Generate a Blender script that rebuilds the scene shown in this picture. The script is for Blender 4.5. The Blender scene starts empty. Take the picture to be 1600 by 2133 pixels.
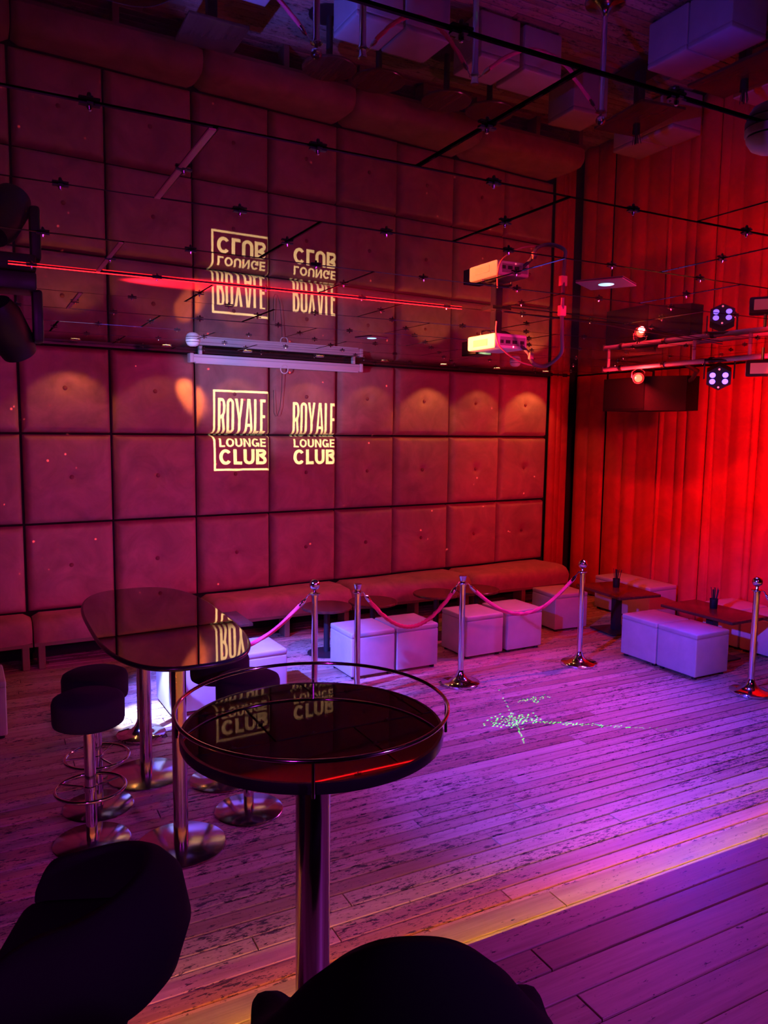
import bpy, bmesh, math, random
from mathutils import Vector, Matrix
from mathutils.geometry import delaunay_2d_cdt
random.seed(7)
scn = bpy.context.scene
COL = scn.collection
PI = math.pi

# ------------------------------------------------------------------ camera
H = 2.961            # mirror ceiling
D, PHI = 7.685, 0.0751   # padded wall: distance straight ahead of the camera and its turn
XC = 7.30            # curtain line
Z1, Z2 = 0.225, 0.45  # step and platform levels
cam = bpy.data.cameras.new('camera')
cam.sensor_fit = 'HORIZONTAL'; cam.sensor_width = 36.0
cam.lens = 36.0 * 1601.61 / 1600.0
cam.clip_start = 0.02
co = bpy.data.objects.new('camera', cam); COL.objects.link(co)
Rw = ((0.883703, -0.467884, 0.012425), (0.039077, 0.100209, 0.994199), (0.466415, 0.878091, -0.106838))
m = Matrix.Identity(4)
for i in range(3):
    m[i][0] = Rw[0][i]; m[i][1] = Rw[1][i]; m[i][2] = -Rw[2][i]
m.translation = (0, 0, 2.2)
co.matrix_world = m
scn.camera = co

# ------------------------------------------------------------------ view, world
scn.view_settings.view_transform = 'Standard'
scn.view_settings.look = 'None'
scn.view_settings.gamma = 1.0
scn.view_settings.use_curve_mapping = False
scn.view_settings.exposure = 0.0
scn.cycles.use_denoising = True
scn.cycles.max_bounces = 6
scn.cycles.diffuse_bounces = 3
scn.cycles.glossy_bounces = 5
scn.cycles.caustics_reflective = False
scn.cycles.caustics_refractive = False
scn.cycles.sample_clamp_indirect = 4.0
w = bpy.data.worlds.new('world'); scn.world = w; w.use_nodes = True
w.node_tree.nodes['Background'].inputs[0].default_value = (0.05, 0.01, 0.04, 1)
w.node_tree.nodes['Background'].inputs[1].default_value = 0.3

def lamp(name, kind, loc, color, energy, target=None, angle=60, blend=0.3, size=0.03, parent=None):
    l = bpy.data.lights.new(name, kind)
    l.color = color; l.energy = energy
    if kind != 'AREA': l.shadow_soft_size = size
    else: l.size = size
    if kind == 'SPOT':
        l.spot_size = math.radians(angle); l.spot_blend = blend
    o = bpy.data.objects.new(name, l); COL.objects.link(o); o.location = loc
    if target is not None:
        d = Vector(target) - Vector(loc)
        o.rotation_euler = d.to_track_quat('-Z', 'Y').to_euler()
    return o

def wallx(s_, z): return (s_*math.cos(PHI), D + s_*math.sin(PHI), z)
# stage lamps on the rig at the curtain and out of view, with unseen fill spots added among them
lamp('rig_red_wash', 'SPOT', (5.80, 5.60, 2.70), (1.0, 0.05, 0.34), 340, (2.8, 5.3, 0), 98, 0.9, 0.05)
lamp('rig_blue_wash', 'SPOT', (5.70, 4.62, 2.64), (0.07, 0.035, 1.0), 640, (4.1, 4.1, 0), 86, 0.95, 0.05)
lamp('stage_wash_blue', 'SPOT', (-0.9, 2.3, 2.82), (0.09, 0.055, 1.0), 2900, (4.5, 4.1, 0.0), 36, 0.8, 0.06)
lamp('rig_red_curtain', 'SPOT', (5.45, 3.70, 2.68), (1.0, 0.001, 0.006), 570, (7.3, 4.9, 2.2), 84, 0.95, 0.06)
lamp('rig_red_speaker', 'SPOT', (5.75, 5.70, 2.74), (1.0, 0.01, 0.02), 130, (7.3, 6.6, 1.6), 150, 0.6, 0.03)
lamp('moving_head_blue', 'SPOT', (0.30, 5.00, 2.50), (0.10, 0.10, 1.0), 3800, (1.9, 6.0, 0.1), 44, 0.6, 0.02)
lamp('moving_head_white', 'SPOT', (0.31, 5.02, 2.50), (0.70, 0.88, 1.0), 1900, (1.10, 5.85, 0.0), 13, 0.4, 0.01)
lamp('moving_head_red', 'SPOT', (0.40, 4.36, 2.76), (1.0, 0.17, 0.04), 3600, (2.8, 4.03, 2.78), 11, 0.6, 0.02)
lamp('moving_head_red_up', 'SPOT', (0.40, 4.34, 2.78), (1.0, 0.01, 0.03), 3600, (1.40, 4.17, 3.02), 34, 0.9, 0.02)
lamp('fill_screen', 'SPOT', (0.42, 4.70, 2.50), (0.40, 0.42, 1.0), 380, wallx(2.9, 2.90), 32, 0.9, 0.02)  # added fill spot with no lamp of its own, brightens the screen housing
lamp('fill_pink', 'SPOT', (3.4, 0.8, 2.85), (1.0, 0.012, 0.15), 400, (3.7, 8.0, 1.5), 84, 0.9, 0.12)  # unseen fill spot added to brighten the padded wall
lamp('fill_violet', 'SPOT', (-1.2, -0.8, 2.75), (0.70, 0.015, 0.80), 185, (0.6, 7.6, 0.8), 76, 0.9, 0.12)  # unseen violet fill added for the left wall and bench
lamp('fill_floor', 'SPOT', (2.6, -1.2, 2.8), (0.55, 0.05, 0.95), 260, (1.3, 3.6, 0.0), 80, 0.9, 0.1)  # unseen fill added to lift the near floor

# ------------------------------------------------------------------ materials
MATS = {}
def mat(name, base=(.5, .5, .5), rough=.5, metal=0.0, emit=None, es=0.0, sheen=0.0, coat=0.0, spec=0.5, build=None):
    if name in MATS: return MATS[name]
    M = bpy.data.materials.new(name); M.use_nodes = True
    nt = M.node_tree; b = nt.nodes['Principled BSDF']
    b.inputs['Base Color'].default_value = (*base, 1)
    b.inputs['Roughness'].default_value = rough
    b.inputs['Metallic'].default_value = metal
    b.inputs['Specular IOR Level'].default_value = spec
    if emit:
        b.inputs['Emission Color'].default_value = (*emit, 1); b.inputs['Emission Strength'].default_value = es
    if sheen:
        b.inputs['Sheen Weight'].default_value = sheen; b.inputs['Sheen Roughness'].default_value = .4
        b.inputs['Sheen Tint'].default_value = (*[min(1, c * 2.2) for c in base], 1)
    if coat:
        b.inputs['Coat Weight'].default_value = coat; b.inputs['Coat Roughness'].default_value = .03
    if build: build(nt, b)
    MATS[name] = M
    return M
def N(nt, t, **kw):
    n = nt.nodes.new(t)
    for k, v in kw.items(): setattr(n, k, v)
    return n
def ramp(nt, stops):
    r = nt.nodes.new('ShaderNodeValToRGB'); e = r.color_ramp.elements
    while len(e) < len(stops): e.new(0.5)
    for el, (p, c) in zip(e, stops): el.position = p; el.color = (*c, 1)
    return r
def mixc(nt, fac, a, b, mode='MIX'):
    n = nt.nodes.new('ShaderNodeMix'); n.data_type = 'RGBA'; n.blend_type = mode
    for sock, v in ((n.inputs[0], fac), (n.inputs[6], a), (n.inputs[7], b)):
        if hasattr(v, 'is_output'): nt.links.new(v, sock)
        elif isinstance(v, (int, float)): sock.default_value = v
        else: sock.default_value = (*v, 1)
    return n.outputs[2]
def coords(nt, scale, rnd=True):
    tc = N(nt, 'ShaderNodeTexCoord'); mp = N(nt, 'ShaderNodeMapping'); mp.inputs['Scale'].default_value = scale
    nt.links.new(tc.outputs['Object'], mp.inputs['Vector'])
    if rnd:
        oi = N(nt, 'ShaderNodeObjectInfo'); mu = N(nt, 'ShaderNodeMath', operation='MULTIPLY'); mu.inputs[1].default_value = 57.3
        nt.links.new(oi.outputs['Random'], mu.inputs[0])
        cb = N(nt, 'ShaderNodeCombineXYZ')
        for k in range(3): nt.links.new(mu.outputs[0], cb.inputs[k])
        nt.links.new(cb.outputs[0], mp.inputs['Location'])
    return mp.outputs[0]
def noise(nt, vec, scale=1, detail=4, rough=.6, dist=0):
    n = N(nt, 'ShaderNodeTexNoise'); n.inputs['Scale'].default_value = scale; n.inputs['Detail'].default_value = detail
    n.inputs['Roughness'].default_value = rough; n.inputs['Distortion'].default_value = dist
    nt.links.new(vec, n.inputs['Vector']); return n.outputs['Fac']
def bump(nt, b, h, strength=.2, dist=.01):
    n = N(nt, 'ShaderNodeBump'); n.inputs['Strength'].default_value = strength; n.inputs['Distance'].default_value = dist
    nt.links.new(h, n.inputs['Height']); nt.links.new(n.outputs[0], b.inputs['Normal'])
def wood_floor(worn):
    def f(nt, b):
        g = noise(nt, coords(nt, (1.2, 26, 26)), 1.5, 6, .65, .4)
        r = ramp(nt, [(.25, (.33, .235, .16)), (.55, (.50, .38, .275)), (.8, (.60, .48, .37))])
        nt.links.new(g, r.inputs[0])
        oi = N(nt, 'ShaderNodeObjectInfo')
        tone = ramp(nt, [(0, (.62, .50, .46)), (.5, (.92, .88, .86)), (1, (1.0, 1.0, 1.0))]); nt.links.new(oi.outputs['Random'], tone.inputs[0])
        c = mixc(nt, 1.0, r.outputs[0], tone.outputs[0], 'MULTIPLY')
        # worn black paint flecks stretched along the board
        fl = noise(nt, coords(nt, (9, 34, 34)), 1.6, 5, .7, .3)
        area = noise(nt, coords(nt, (.9, 3, 3)), 1.0, 2, .5)
        sm = N(nt, 'ShaderNodeMath', operation='MULTIPLY_ADD'); sm.inputs[1].default_value = .32; nt.links.new(area, sm.inputs[0]); nt.links.new(fl, sm.inputs[2])
        fr = ramp(nt, [(worn, (0, 0, 0)), (worn + .035, (1, 1, 1))]); nt.links.new(sm.outputs[0], fr.inputs[0])
        c = mixc(nt, fr.outputs[0], c, (.03, .022, .03))
        f2 = noise(nt, coords(nt, (26, 60, 60)), 1.7, 3, .6, .2)
        s2 = N(nt, 'ShaderNodeMath', operation='MULTIPLY_ADD'); s2.inputs[1].default_value = .30; nt.links.new(area, s2.inputs[0]); nt.links.new(f2, s2.inputs[2])
        r2 = ramp(nt, [(worn+.04, (0, 0, 0)), (worn + .08, (.85, .85, .85))]); nt.links.new(s2.outputs[0], r2.inputs[0])
        c = mixc(nt, r2.outputs[0], c, (.045, .03, .035))
        # knots
        v = N(nt, 'ShaderNodeTexVoronoi'); v.inputs['Scale'].default_value = 2.6; nt.links.new(coords(nt, (1, 1.9, 1.9)), v.inputs['Vector'])
        kr = ramp(nt, [(.035, (1, 1, 1)), (.075, (0, 0, 0))]); nt.links.new(v.outputs['Distance'], kr.inputs[0])
        c = mixc(nt, kr.outputs[0], c, (.045, .028, .03))
        nt.links.new(c, b.inputs['Base Color'])
        rr = N(nt, 'ShaderNodeMapRange'); rr.inputs[3].default_value = .32; rr.inputs[4].default_value = .55; nt.links.new(g, rr.inputs[0]); nt.links.new(rr.outputs[0], b.inputs['Roughness'])
        bump(nt, b, g, .25, .004)
    return f
def velvet(base, sc=3.0):
    def f(nt, b):
        n = noise(nt, coords(nt, (1, 1, 1)), sc, 6, .62, .8)
        r = ramp(nt, [(.3, tuple(c * .72 for c in base)), (.52, base), (.75, tuple(min(1, c * 1.3) for c in base))]); nt.links.new(n, r.inputs[0])
        nt.links.new(r.outputs[0], b.inputs['Base Color'])
        bump(nt, b, noise(nt, coords(nt, (1, 1, 1)), 160, 2), .12, .002)
    return f
def tabletop_wood(nt, b):
    g = noise(nt, coords(nt, (14, 1.2, 14)), 2, 6, .6, .5)
    r = ramp(nt, [(.3, (.055, .018, .013)), (.7, (.13, .042, .027))]); nt.links.new(g, r.inputs[0]); nt.links.new(r.outputs[0], b.inputs['Base Color'])
def leather(nt, b):
    n = noise(nt, coords(nt, (1, 1, 1)), 5, 4)
    r = ramp(nt, [(.3, (.39, .37, .37)), (.7, (.48, .46, .46))]); nt.links.new(n, r.inputs[0]); nt.links.new(r.outputs[0], b.inputs['Base Color'])
    bump(nt, b, noise(nt, coords(nt, (1, 1, 1)), 220, 2), .1, .001)

M_FLOOR = mat('worn_dance_floor_boards', rough=.4, build=wood_floor(.735))
M_PLAT = mat('platform_boards', rough=.4, build=wood_floor(.80))
M_UNDER = mat('black_joint', (.003, .0025, .003), .9, spec=.1)
M_WALL = mat('pink_red_velvet', (.43, .19, .165), .85, sheen=.25, build=velvet((.43, .19, .165)))
M_BUTTON = mat('velvet_button', (.26, .06, .07), .8)
M_SEAT = mat('bench_velvet', (.43, .19, .165), .85, sheen=.25, build=velvet((.43, .18, .16), 4))
M_BACK = mat('black_backing', (.010, .006, .008), .9)
M_DARKWALL = mat('dark_plaster', (.05, .022, .03), .85, build=velvet((.05, .022, .03), 2))
M_CURT = mat('red_velvet_curtain', (.46, .028, .022), .75, sheen=.35, build=velvet((.46, .028, .022), 2.2))
def mirror_nodes(nt, b):
    n = noise(nt, coords(nt, (1, 1, 1)), 1.3, 2)
    bump(nt, b, n, .006, .02)
    df = N(nt, 'ShaderNodeBsdfDiffuse'); df.inputs[0].default_value = (.6, .55, .55, 1)
    mx = N(nt, 'ShaderNodeMixShader'); mx.inputs[0].default_value = .04
    nt.links.new(b.outputs[0], mx.inputs[1]); nt.links.new(df.outputs[0], mx.inputs[2])
    nt.links.new(mx.outputs[0], nt.nodes['Material Output'].inputs['Surface'])
M_MIRROR = mat('smoked_mirror', (.072, .058, .072), .012, 1.0, build=mirror_nodes)
M_CHROME = mat('chrome', (.72, .69, .68), .10, 1.0)
M_STEEL = mat('brushed_steel', (.55, .50, .50), .16, 1.0)
M_BLACKMETAL = mat('black_metal', (.018, .017, .02), .45)
M_BLACKPLASTIC = mat('black_plastic', (.014, .014, .016), .45, spec=.3)
M_WHITEPLASTIC = mat('white_plastic', (.78, .78, .80), .4)
M_WHITEMETAL = mat('white_painted_metal', (.74, .75, .82), .35)
M_LEATHER = mat('white_leatherette', (.75, .72, .7), .45, build=leather)
M_BLACKFAB = mat('black_fabric', (.008, .007, .010), .95, spec=.1)
M_TABLE = mat('dark_gloss_top', (.21, .17, .175), .02, 1.0)
M_TABLEEDGE = mat('black_rubber_edge', (.012, .012, .014), .25)
M_LOWTABLE = mat('dark_wood_top', (.16, .06, .04), .22, build=tabletop_wood)
M_WOODLEG = mat('bench_wood', (.20, .11, .07), .5)
M_ROPE = mat('pink_velvet_rope', (.62, .03, .10), .7, sheen=.4)
M_CABLE = mat('black_cable', (.015, .015, .018), .4)
M_TAG = mat('pink_cable_tag', (.75, .25, .3), .5)
M_REDPIPE = mat('grey_painted_pipe', (.55, .5, .5), .35)
M_STRAW = mat('black_straw', (.02, .02, .024), .3)
M_JSTRIP = mat('red_lit_joint_strip', (.55, .16, .20), .35)  # red of reflected lamp light put into the strip's colour
M_GLASSLENS = mat('frosted_lamp_glass', (.5, .4, .42), .3)

# ------------------------------------------------------------------ mesh tools
class MB:
    def __init__(s): s.v = []; s.f = []; s.mi = []; s.cur = 0
    def add(s, vs, fs):
        n = len(s.v); s.v += [tuple(v) for v in vs]; s.f += [tuple(n + i for i in f) for f in fs]; s.mi += [s.cur] * len(fs); return s
    def box(s, x0, x1, y0, y1, z0, z1):
        return s.add([(x0,y0,z0),(x1,y0,z0),(x1,y1,z0),(x0,y1,z0),(x0,y0,z1),(x1,y0,z1),(x1,y1,z1),(x0,y1,z1)],
                     [(0,3,2,1),(4,5,6,7),(0,1,5,4),(1,2,6,5),(2,3,7,6),(3,0,4,7)])
    def chbox(s, x0, x1, y0, y1, z0, z1, c):   # board with chamfered upper edges
        return s.add([(x0,y0,z0),(x1,y0,z0),(x1,y1,z0),(x0,y1,z0),(x0,y0,z1-c),(x1,y0,z1-c),(x1,y1,z1-c),(x0,y1,z1-c),
                      (x0+c,y0+c,z1),(x1-c,y0+c,z1),(x1-c,y1-c,z1),(x0+c,y1-c,z1)],
                     [(0,3,2,1),(8,9,10,11),(0,1,5,4),(1,2,6,5),(2,3,7,6),(3,0,4,7),(4,5,9,8),(5,6,10,9),(6,7,11,10),(7,4,8,11)])
    def lathe(s, prof, c=(0,0,0), n=32, axis='z'):
        vs = []; fs = []
        for r, z in prof:
            for k in range(n):
                a = 2*PI*k/n; p = (r*math.cos(a), r*math.sin(a), z)
                if axis == 'y': p = (p[0], p[2], p[1])
                elif axis == 'x': p = (p[2], p[0], p[1])
                vs.append((c[0]+p[0], c[1]+p[1], c[2]+p[2]))
        for i in range(len(prof)-1):
            for k in range(n):
                k2 = (k+1) % n
                q = (i*n+k, i*n+k2, (i+1)*n+k2, (i+1)*n+k)
                fs.append(q if axis != 'y' else q[::-1])
        if prof[0][0] > 1e-6: fs.append(tuple(range(n))[::-1])
        if prof[-1][0] > 1e-6: fs.append(tuple((len(prof)-1)*n+k for k in range(n)))
        return s.add(vs, fs)
    def tube(s, path, r, n=10, closed=False, cap=True, twist=0, lobes=0):
        P = [Vector(p) for p in path]; L = len(P); vs = []; fs = []
        up = Vector((0, 0, 1)); prev = None; acc = 0
        for i, p in enumerate(P):
            a = P[(i-1) % L] if (closed or i > 0) else p
            b = P[(i+1) % L] if (closed or i < L-1) else p
            t = (b - a).normalized()
            if prev is None:
                u = t.cross(up)
                if u.length < 1e-3: u = t.cross(Vector((1, 0, 0)))
                u.normalize()
            else:
                u = (prev - t * prev.dot(t)).normalized()
            prev = u; w_ = t.cross(u)
            rr = r[i] if isinstance(r, (list, tuple)) else r
            if i: acc += (p - P[i-1]).length
            for k in range(n):
                an = 2*PI*k/n
                q = rr * (1 + (.22*math.cos(lobes*(an - twist*acc)) if lobes else 0))
                vs.append(p + u*(q*math.cos(an)) + w_*(q*math.sin(an)))
        for i in range(L if closed else L-1):
            j = (i+1) % L
            for k in range(n):
                k2 = (k+1) % n; fs.append((i*n+k, j*n+k, j*n+k2, i*n+k2)[::-1])
        if cap and not closed:
            fs.append(tuple(range(n))); fs.append(tuple((L-1)*n+k for k in range(n))[::-1])
        return s.add(vs, fs)
    def rod(s, a, b, r, n=12): return s.tube([a, b], r, n)
    def prism(s, poly, z0, z1):
        n = len(poly)
        return s.add([(x, y, z0) for x, y in poly] + [(x, y, z1) for x, y in poly],
                     [tuple(range(n))[::-1], tuple(range(n, 2*n))] + [(k, (k+1) % n, n+(k+1) % n, n+k) for k in range(n)])
    def rbox(s, x0, x1, y0, y1, z0, z1, r, seg=3):
        bm = bmesh.new(); bmesh.ops.create_cube(bm, size=1)
        for v in bm.verts:
            v.co = ((x0+x1)/2 + v.co.x*(x1-x0), (y0+y1)/2 + v.co.y*(y1-y0), (z0+z1)/2 + v.co.z*(z1-z0))
        bmesh.ops.bevel(bm, geom=bm.edges[:], offset=r, segments=seg, profile=.5, affect='EDGES')
        bm.verts.index_update()
        s.add([v.co[:] for v in bm.verts], [[v.index for v in f.verts] for f in bm.faces]); bm.free(); return s
    def xf(s, M): s.v = [tuple(M @ Vector(v)) for v in s.v]; return s
    def mesh(s, name, mats, smooth=40):
        me = bpy.data.meshes.new(name); me.from_pydata(s.v, [], s.f); me.validate()
        for m_ in (mats if isinstance(mats, (list, tuple)) else [mats]): me.materials.append(m_)
        if len(me.polygons) == len(s.mi): me.polygons.foreach_set('material_index', s.mi)
        if smooth:
            me.shade_smooth(); me.set_sharp_from_angle(angle=math.radians(smooth))
        return me
def obj(name, me, parent=None, loc=(0,0,0), rz=0, **props):
    o = bpy.data.objects.new(name, me); COL.objects.link(o); o.location = loc; o.rotation_euler = (0, 0, rz)
    if parent: o.parent = parent
    for k, v in props.items(): o[k] = v
    return o
def thing(name, label, cat, loc=(0,0,0), rz=0, group=None, me=None):
    o = obj(name, me, None, loc, rz, label=label, category=cat)
    if group: o['group'] = group
    return o
def struct(name, me, loc=(0,0,0), rz=0, label=None):
    o = obj(name, me, None, loc, rz, kind='structure')
    if label: o['label'] = label
    return o
def copy_tree(o, parent=None):
    c = o.copy(); COL.objects.link(c); c.parent = parent
    for ch in o.children: copy_tree(ch, c)
    return c
def wallpt(s_, z, off=0):   # point on the padded wall: along, height, distance in front
    return (s_*math.cos(PHI) + off*math.sin(PHI), D + s_*math.sin(PHI) - off*math.cos(PHI), z)

# ------------------------------------------------------------------ floor boards
def boards(parent, x0, x1, y0, y1, widths, mtl, ztop, lens, gap=.011):
    me = {}
    y = y1; r = 0
    while y > y0+.02:
        w_ = min(random.choice(widths), y-y0); x = x0 - random.uniform(0, 1.6)
        if y-y0-w_ < .05: w_ = y-y0
        while x < x1:
            L = random.choice(lens); key = (L, round(w_, 4))
            if key not in me: me[key] = MB().chbox(0, L-.005, 0, w_-gap, -.017, 0, .0018).mesh('plank', mtl, 0)
            obj('plank', me[key], parent, (x, y-w_, ztop + random.uniform(-.0012, .0012))); x += L
        y -= w_
fl = struct('floor', MB().box(-2.2, 7.6, 2.2, 8.7, -.10, -.017).mesh('floor', M_UNDER, 0), label='worn purple-lit wooden dance floor of long boards')
boards(fl, -.5, 7.0, 2.30, 8.32, (.082, .096, .096, .11), M_FLOOR, 0, (1.7, 2.3, 2.9, 3.5))
EDGE1, EDGE2 = 2.427, 2.037
st = struct('floor_step', MB().box(-2.2, 7.6, EDGE2-.06, EDGE1-.048, -.10, Z1-.018).mesh('floor_step', M_PLAT, 0), label='low wooden step below the raised platform')
boards(st, -.2, 5.0, EDGE2-.04, EDGE1, (.118, .156), M_PLAT, Z1, (1.6, 2.2, 2.8), .006)
pl = struct('floor_platform', MB().box(-2.2, 7.6, -3.2, EDGE2-.048, -.10, Z2-.018).mesh('floor_platform', M_PLAT, 0), label='raised wooden platform the photograph was taken from')
boards(pl, -.2, 4.2, .627, EDGE2, (.118, .141), M_PLAT, Z2, (1.4, 2.0, 2.6), .007)
obj('deck', MB().box(-2.2, 7.6, -3.2, .626, Z2-.018, Z2-.001).mesh('deck', M_PLAT, 0), pl)
obj('nosing', MB().box(-2.2, 7.6, EDGE1-.010, EDGE1, Z1-.037, Z1-.018).mesh('nosing', M_PLAT, 0), st)
obj('nosing', MB().box(-2.2, 7.6, EDGE2-.010, EDGE2, Z2-.037, Z2-.018).mesh('nosing', M_PLAT, 0), pl)
def strip(y, z, label, col, es):      # tucked up under the overhanging edge, shining down
    t = thing('led_strip', label, 'led strip', (0, y, z))
    obj('channel', MB().box(-1.5, 6.6, -.012, .002, -.006, 0).mesh('channel', M_BLACKMETAL, 0), t)
    obj('diffuser', MB().box(-1.5, 6.6, -.010, 0, -.010, -.006).mesh('diffuser', mat('led_' + str(es), (.8, .5, .2), .5, emit=col, es=es), 0), t)
strip(EDGE1-.03, Z1-.0195, 'warm orange light strip under the lower step edge', (1.0, .22, .07), 140.0)
strip(EDGE2-.03, Z2-.0195, 'warm yellow light strip under the platform edge', (1.0, .48, .09), 170.0)

# ------------------------------------------------------------------ room shell
struct('wall_back', MB().box(-2.3, 7.7, -3.3, -3.2, 0, H+.2).mesh('wall_back', M_DARKWALL, 0))
struct('wall_side', MB().box(-2.3, -2.2, -3.3, 8.9, 0, H+.2).mesh('wall_side', M_DARKWALL, 0))
struct('wall_right', MB().box(7.6, 7.7, -3.3, 8.9, 0, H+.2).mesh('wall_right', M_BACK, 0))

# padded wall
X0, PP = .3535, .8104
ROWZ = [(.455, 1.278), (1.278, 2.123), (2.123, 2.935)]
wl = struct('wall_left', MB().box(-2.6, 7.7, .095, .20, 0, H+.2).mesh('wall_left', M_BACK, 0), (0, D, 0), PHI, 'wall of square padded red velvet panels with buttons')
def edge_grid(n, e, r):
    g = [0, r*.12, r*.35, r*.7, r]; inner = [r + (e-2*r)*k/n for k in range(1, n)]
    return g + inner + [e-x for x in g[::-1]]
def panel_mesh(wd, ht, seed):
    rnd = random.Random(seed); r = .055; dep = .105
    gx, gz = edge_grid(22, wd, r), edge_grid(22, ht, r)
    cx, cz = wd/2 + rnd.uniform(-.02, .02), ht*.52
    ph = [rnd.uniform(0, 6) for _ in range(4)]
    vs = []; fs = []
    for z in gz:
        for x in gx:
            d = min(x, wd-x, z, ht-z)
            # rounded corner
            t = min(d/r, 1); y = dep*math.sqrt(max(0, 1-(1-t)**2))
            u, v = 2*x/wd-1, 2*z/ht-1
            y += .018*(1-u*u)*(1-v*v) + .003*math.sin(5*u+ph[0])*math.sin(4*v+ph[1])*(1-u**4)*(1-v**4)
            rho = math.hypot(x-cx, z-cz); an = math.atan2(z-cz, x-cx)
            y -= .034*math.exp(-(rho/.045)**2) + .011*math.exp(-(rho/.12)**2)*(.5+.5*math.cos(5*an+ph[2]))**2
            vs.append((x, -y, z))
    n = len(gx)
    for j in range(len(gz)-1):
        for i in range(n-1): fs.append((j*n+i, j*n+i+1, (j+1)*n+i+1, (j+1)*n+i))
    return MB().add(vs, fs).mesh('panel', M_WALL, 60), (cx, cz)
BUT = MB().lathe([(0, -.010), (.012, -.009), (.019, -.004), (.021, .004)], n=16, axis='y').mesh('button', M_BUTTON, 60)
SEAMS = [.377-.81*3, .377-.81*2, .377-.81, .377, 1.177, 2.011, 2.822, 3.634, 4.414, 5.234, 6.033, 6.87]
for r, (za, zb) in enumerate(ROWZ):
    for i in range(len(SEAMS)-1):
        me, (cx, cz) = panel_mesh(SEAMS[i+1]-SEAMS[i]-.020, zb-za-.018, 20*r+i)
        p = obj('panel', me, wl, (SEAMS[i]+.010, .100+random.uniform(-.006, .006), za+.009))
        p.rotation_euler = (random.uniform(-.006, .006), 0, random.uniform(-.006, .006))
        obj('button', BUT, p, (cx, -.098, cz))
tr = struct('trim_1', MB().box(-2.6, 7.2, -.02, .02, 2.937, H-.001).mesh('trim_1', M_BLACKMETAL, 0), (0, D, 0), PHI)

# ------------------------------------------------------------------ mirror ceiling
TW, TD, TY0 = 1.17, .7006, .6174-.7006*2
cl = struct('ceiling', MB().box(-2.3, 7.7, -3.3, 8.9, H+.012, H+.2).mesh('ceiling', M_UNDER, 0), label='ceiling of smoked mirror tiles with black joints and small clips')
TILE = MB().chbox(.007, TW-.007, .007, TD-.007, -.008, 0, .003).xf(Matrix.Scale(-1, 4, (0, 0, 1)))
TILE.f = [f[::-1] for f in TILE.f]
TILE = TILE.mesh('mirror_tile', M_MIRROR, 0)
def clip_mesh():
    b = MB(); b.box(-.024, .024, -.007, .007, -.005, 0); b.box(-.007, .007, -.015, .015, -.005, 0)
    b.cur = 1; b.lathe([(.005, -.014), (.006, -.006)], n=10); b.lathe([(0, -.018), (.004, -.016), (.005, -.013)], n=10)
    return b.mesh('clip', [M_BLACKPLASTIC, M_CHROME], 40)
CLIP = clip_mesh()
for r in range(13):
    y = TY0 + r*TD
    if y > 8.3: continue
    off = 1.165 if r % 2 == 1 else .575      # row between 1.318 and 2.019 starts at 1.165
    for k in range(-4, 6):
        x = off + k*TW
        if x < -2.3 or x > 7.2: continue
        t = obj('mirror_tile', TILE, cl, (x, y, H))
        t.rotation_euler = (random.gauss(0, .0008), random.gauss(0, .0008), 0)
    if y > .5:
        for k in range(-1, 13):
            x = .27 + k*.585
            if x < 7.2: obj('clip', CLIP, cl, (x, y, H-.004))
        for k in range(-1, 6):
            x = off + k*TW
            if -.3 < x < 7.2: obj('clip', CLIP, cl, (x, y+TD/2, H-.004))
for y in (TY0+4*TD, TY0+6*TD, TY0+8*TD):
    obj('joint_strip', MB().box(-.009, .009, .01, TD-.01, -.006, -.001).mesh('joint_strip', M_JSTRIP, 0), cl, (.568, y, H))
t = thing('led_strip', 'thin glowing red strip imitating a streak of lamp light along a mirror joint', 'led strip', (0, 4.120, H))  # emissive strip added in place of the red beam's streak on the mirrors
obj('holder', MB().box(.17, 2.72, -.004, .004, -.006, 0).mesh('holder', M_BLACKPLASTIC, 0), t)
obj('diffuser', MB().box(.17, 2.72, -.0025, .0025, -.010, -.006).mesh('diffuser', mat('red_streak_glow', (.5, 0, 0), .5, emit=(1, .008, .012), es=5), 0), t)

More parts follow.
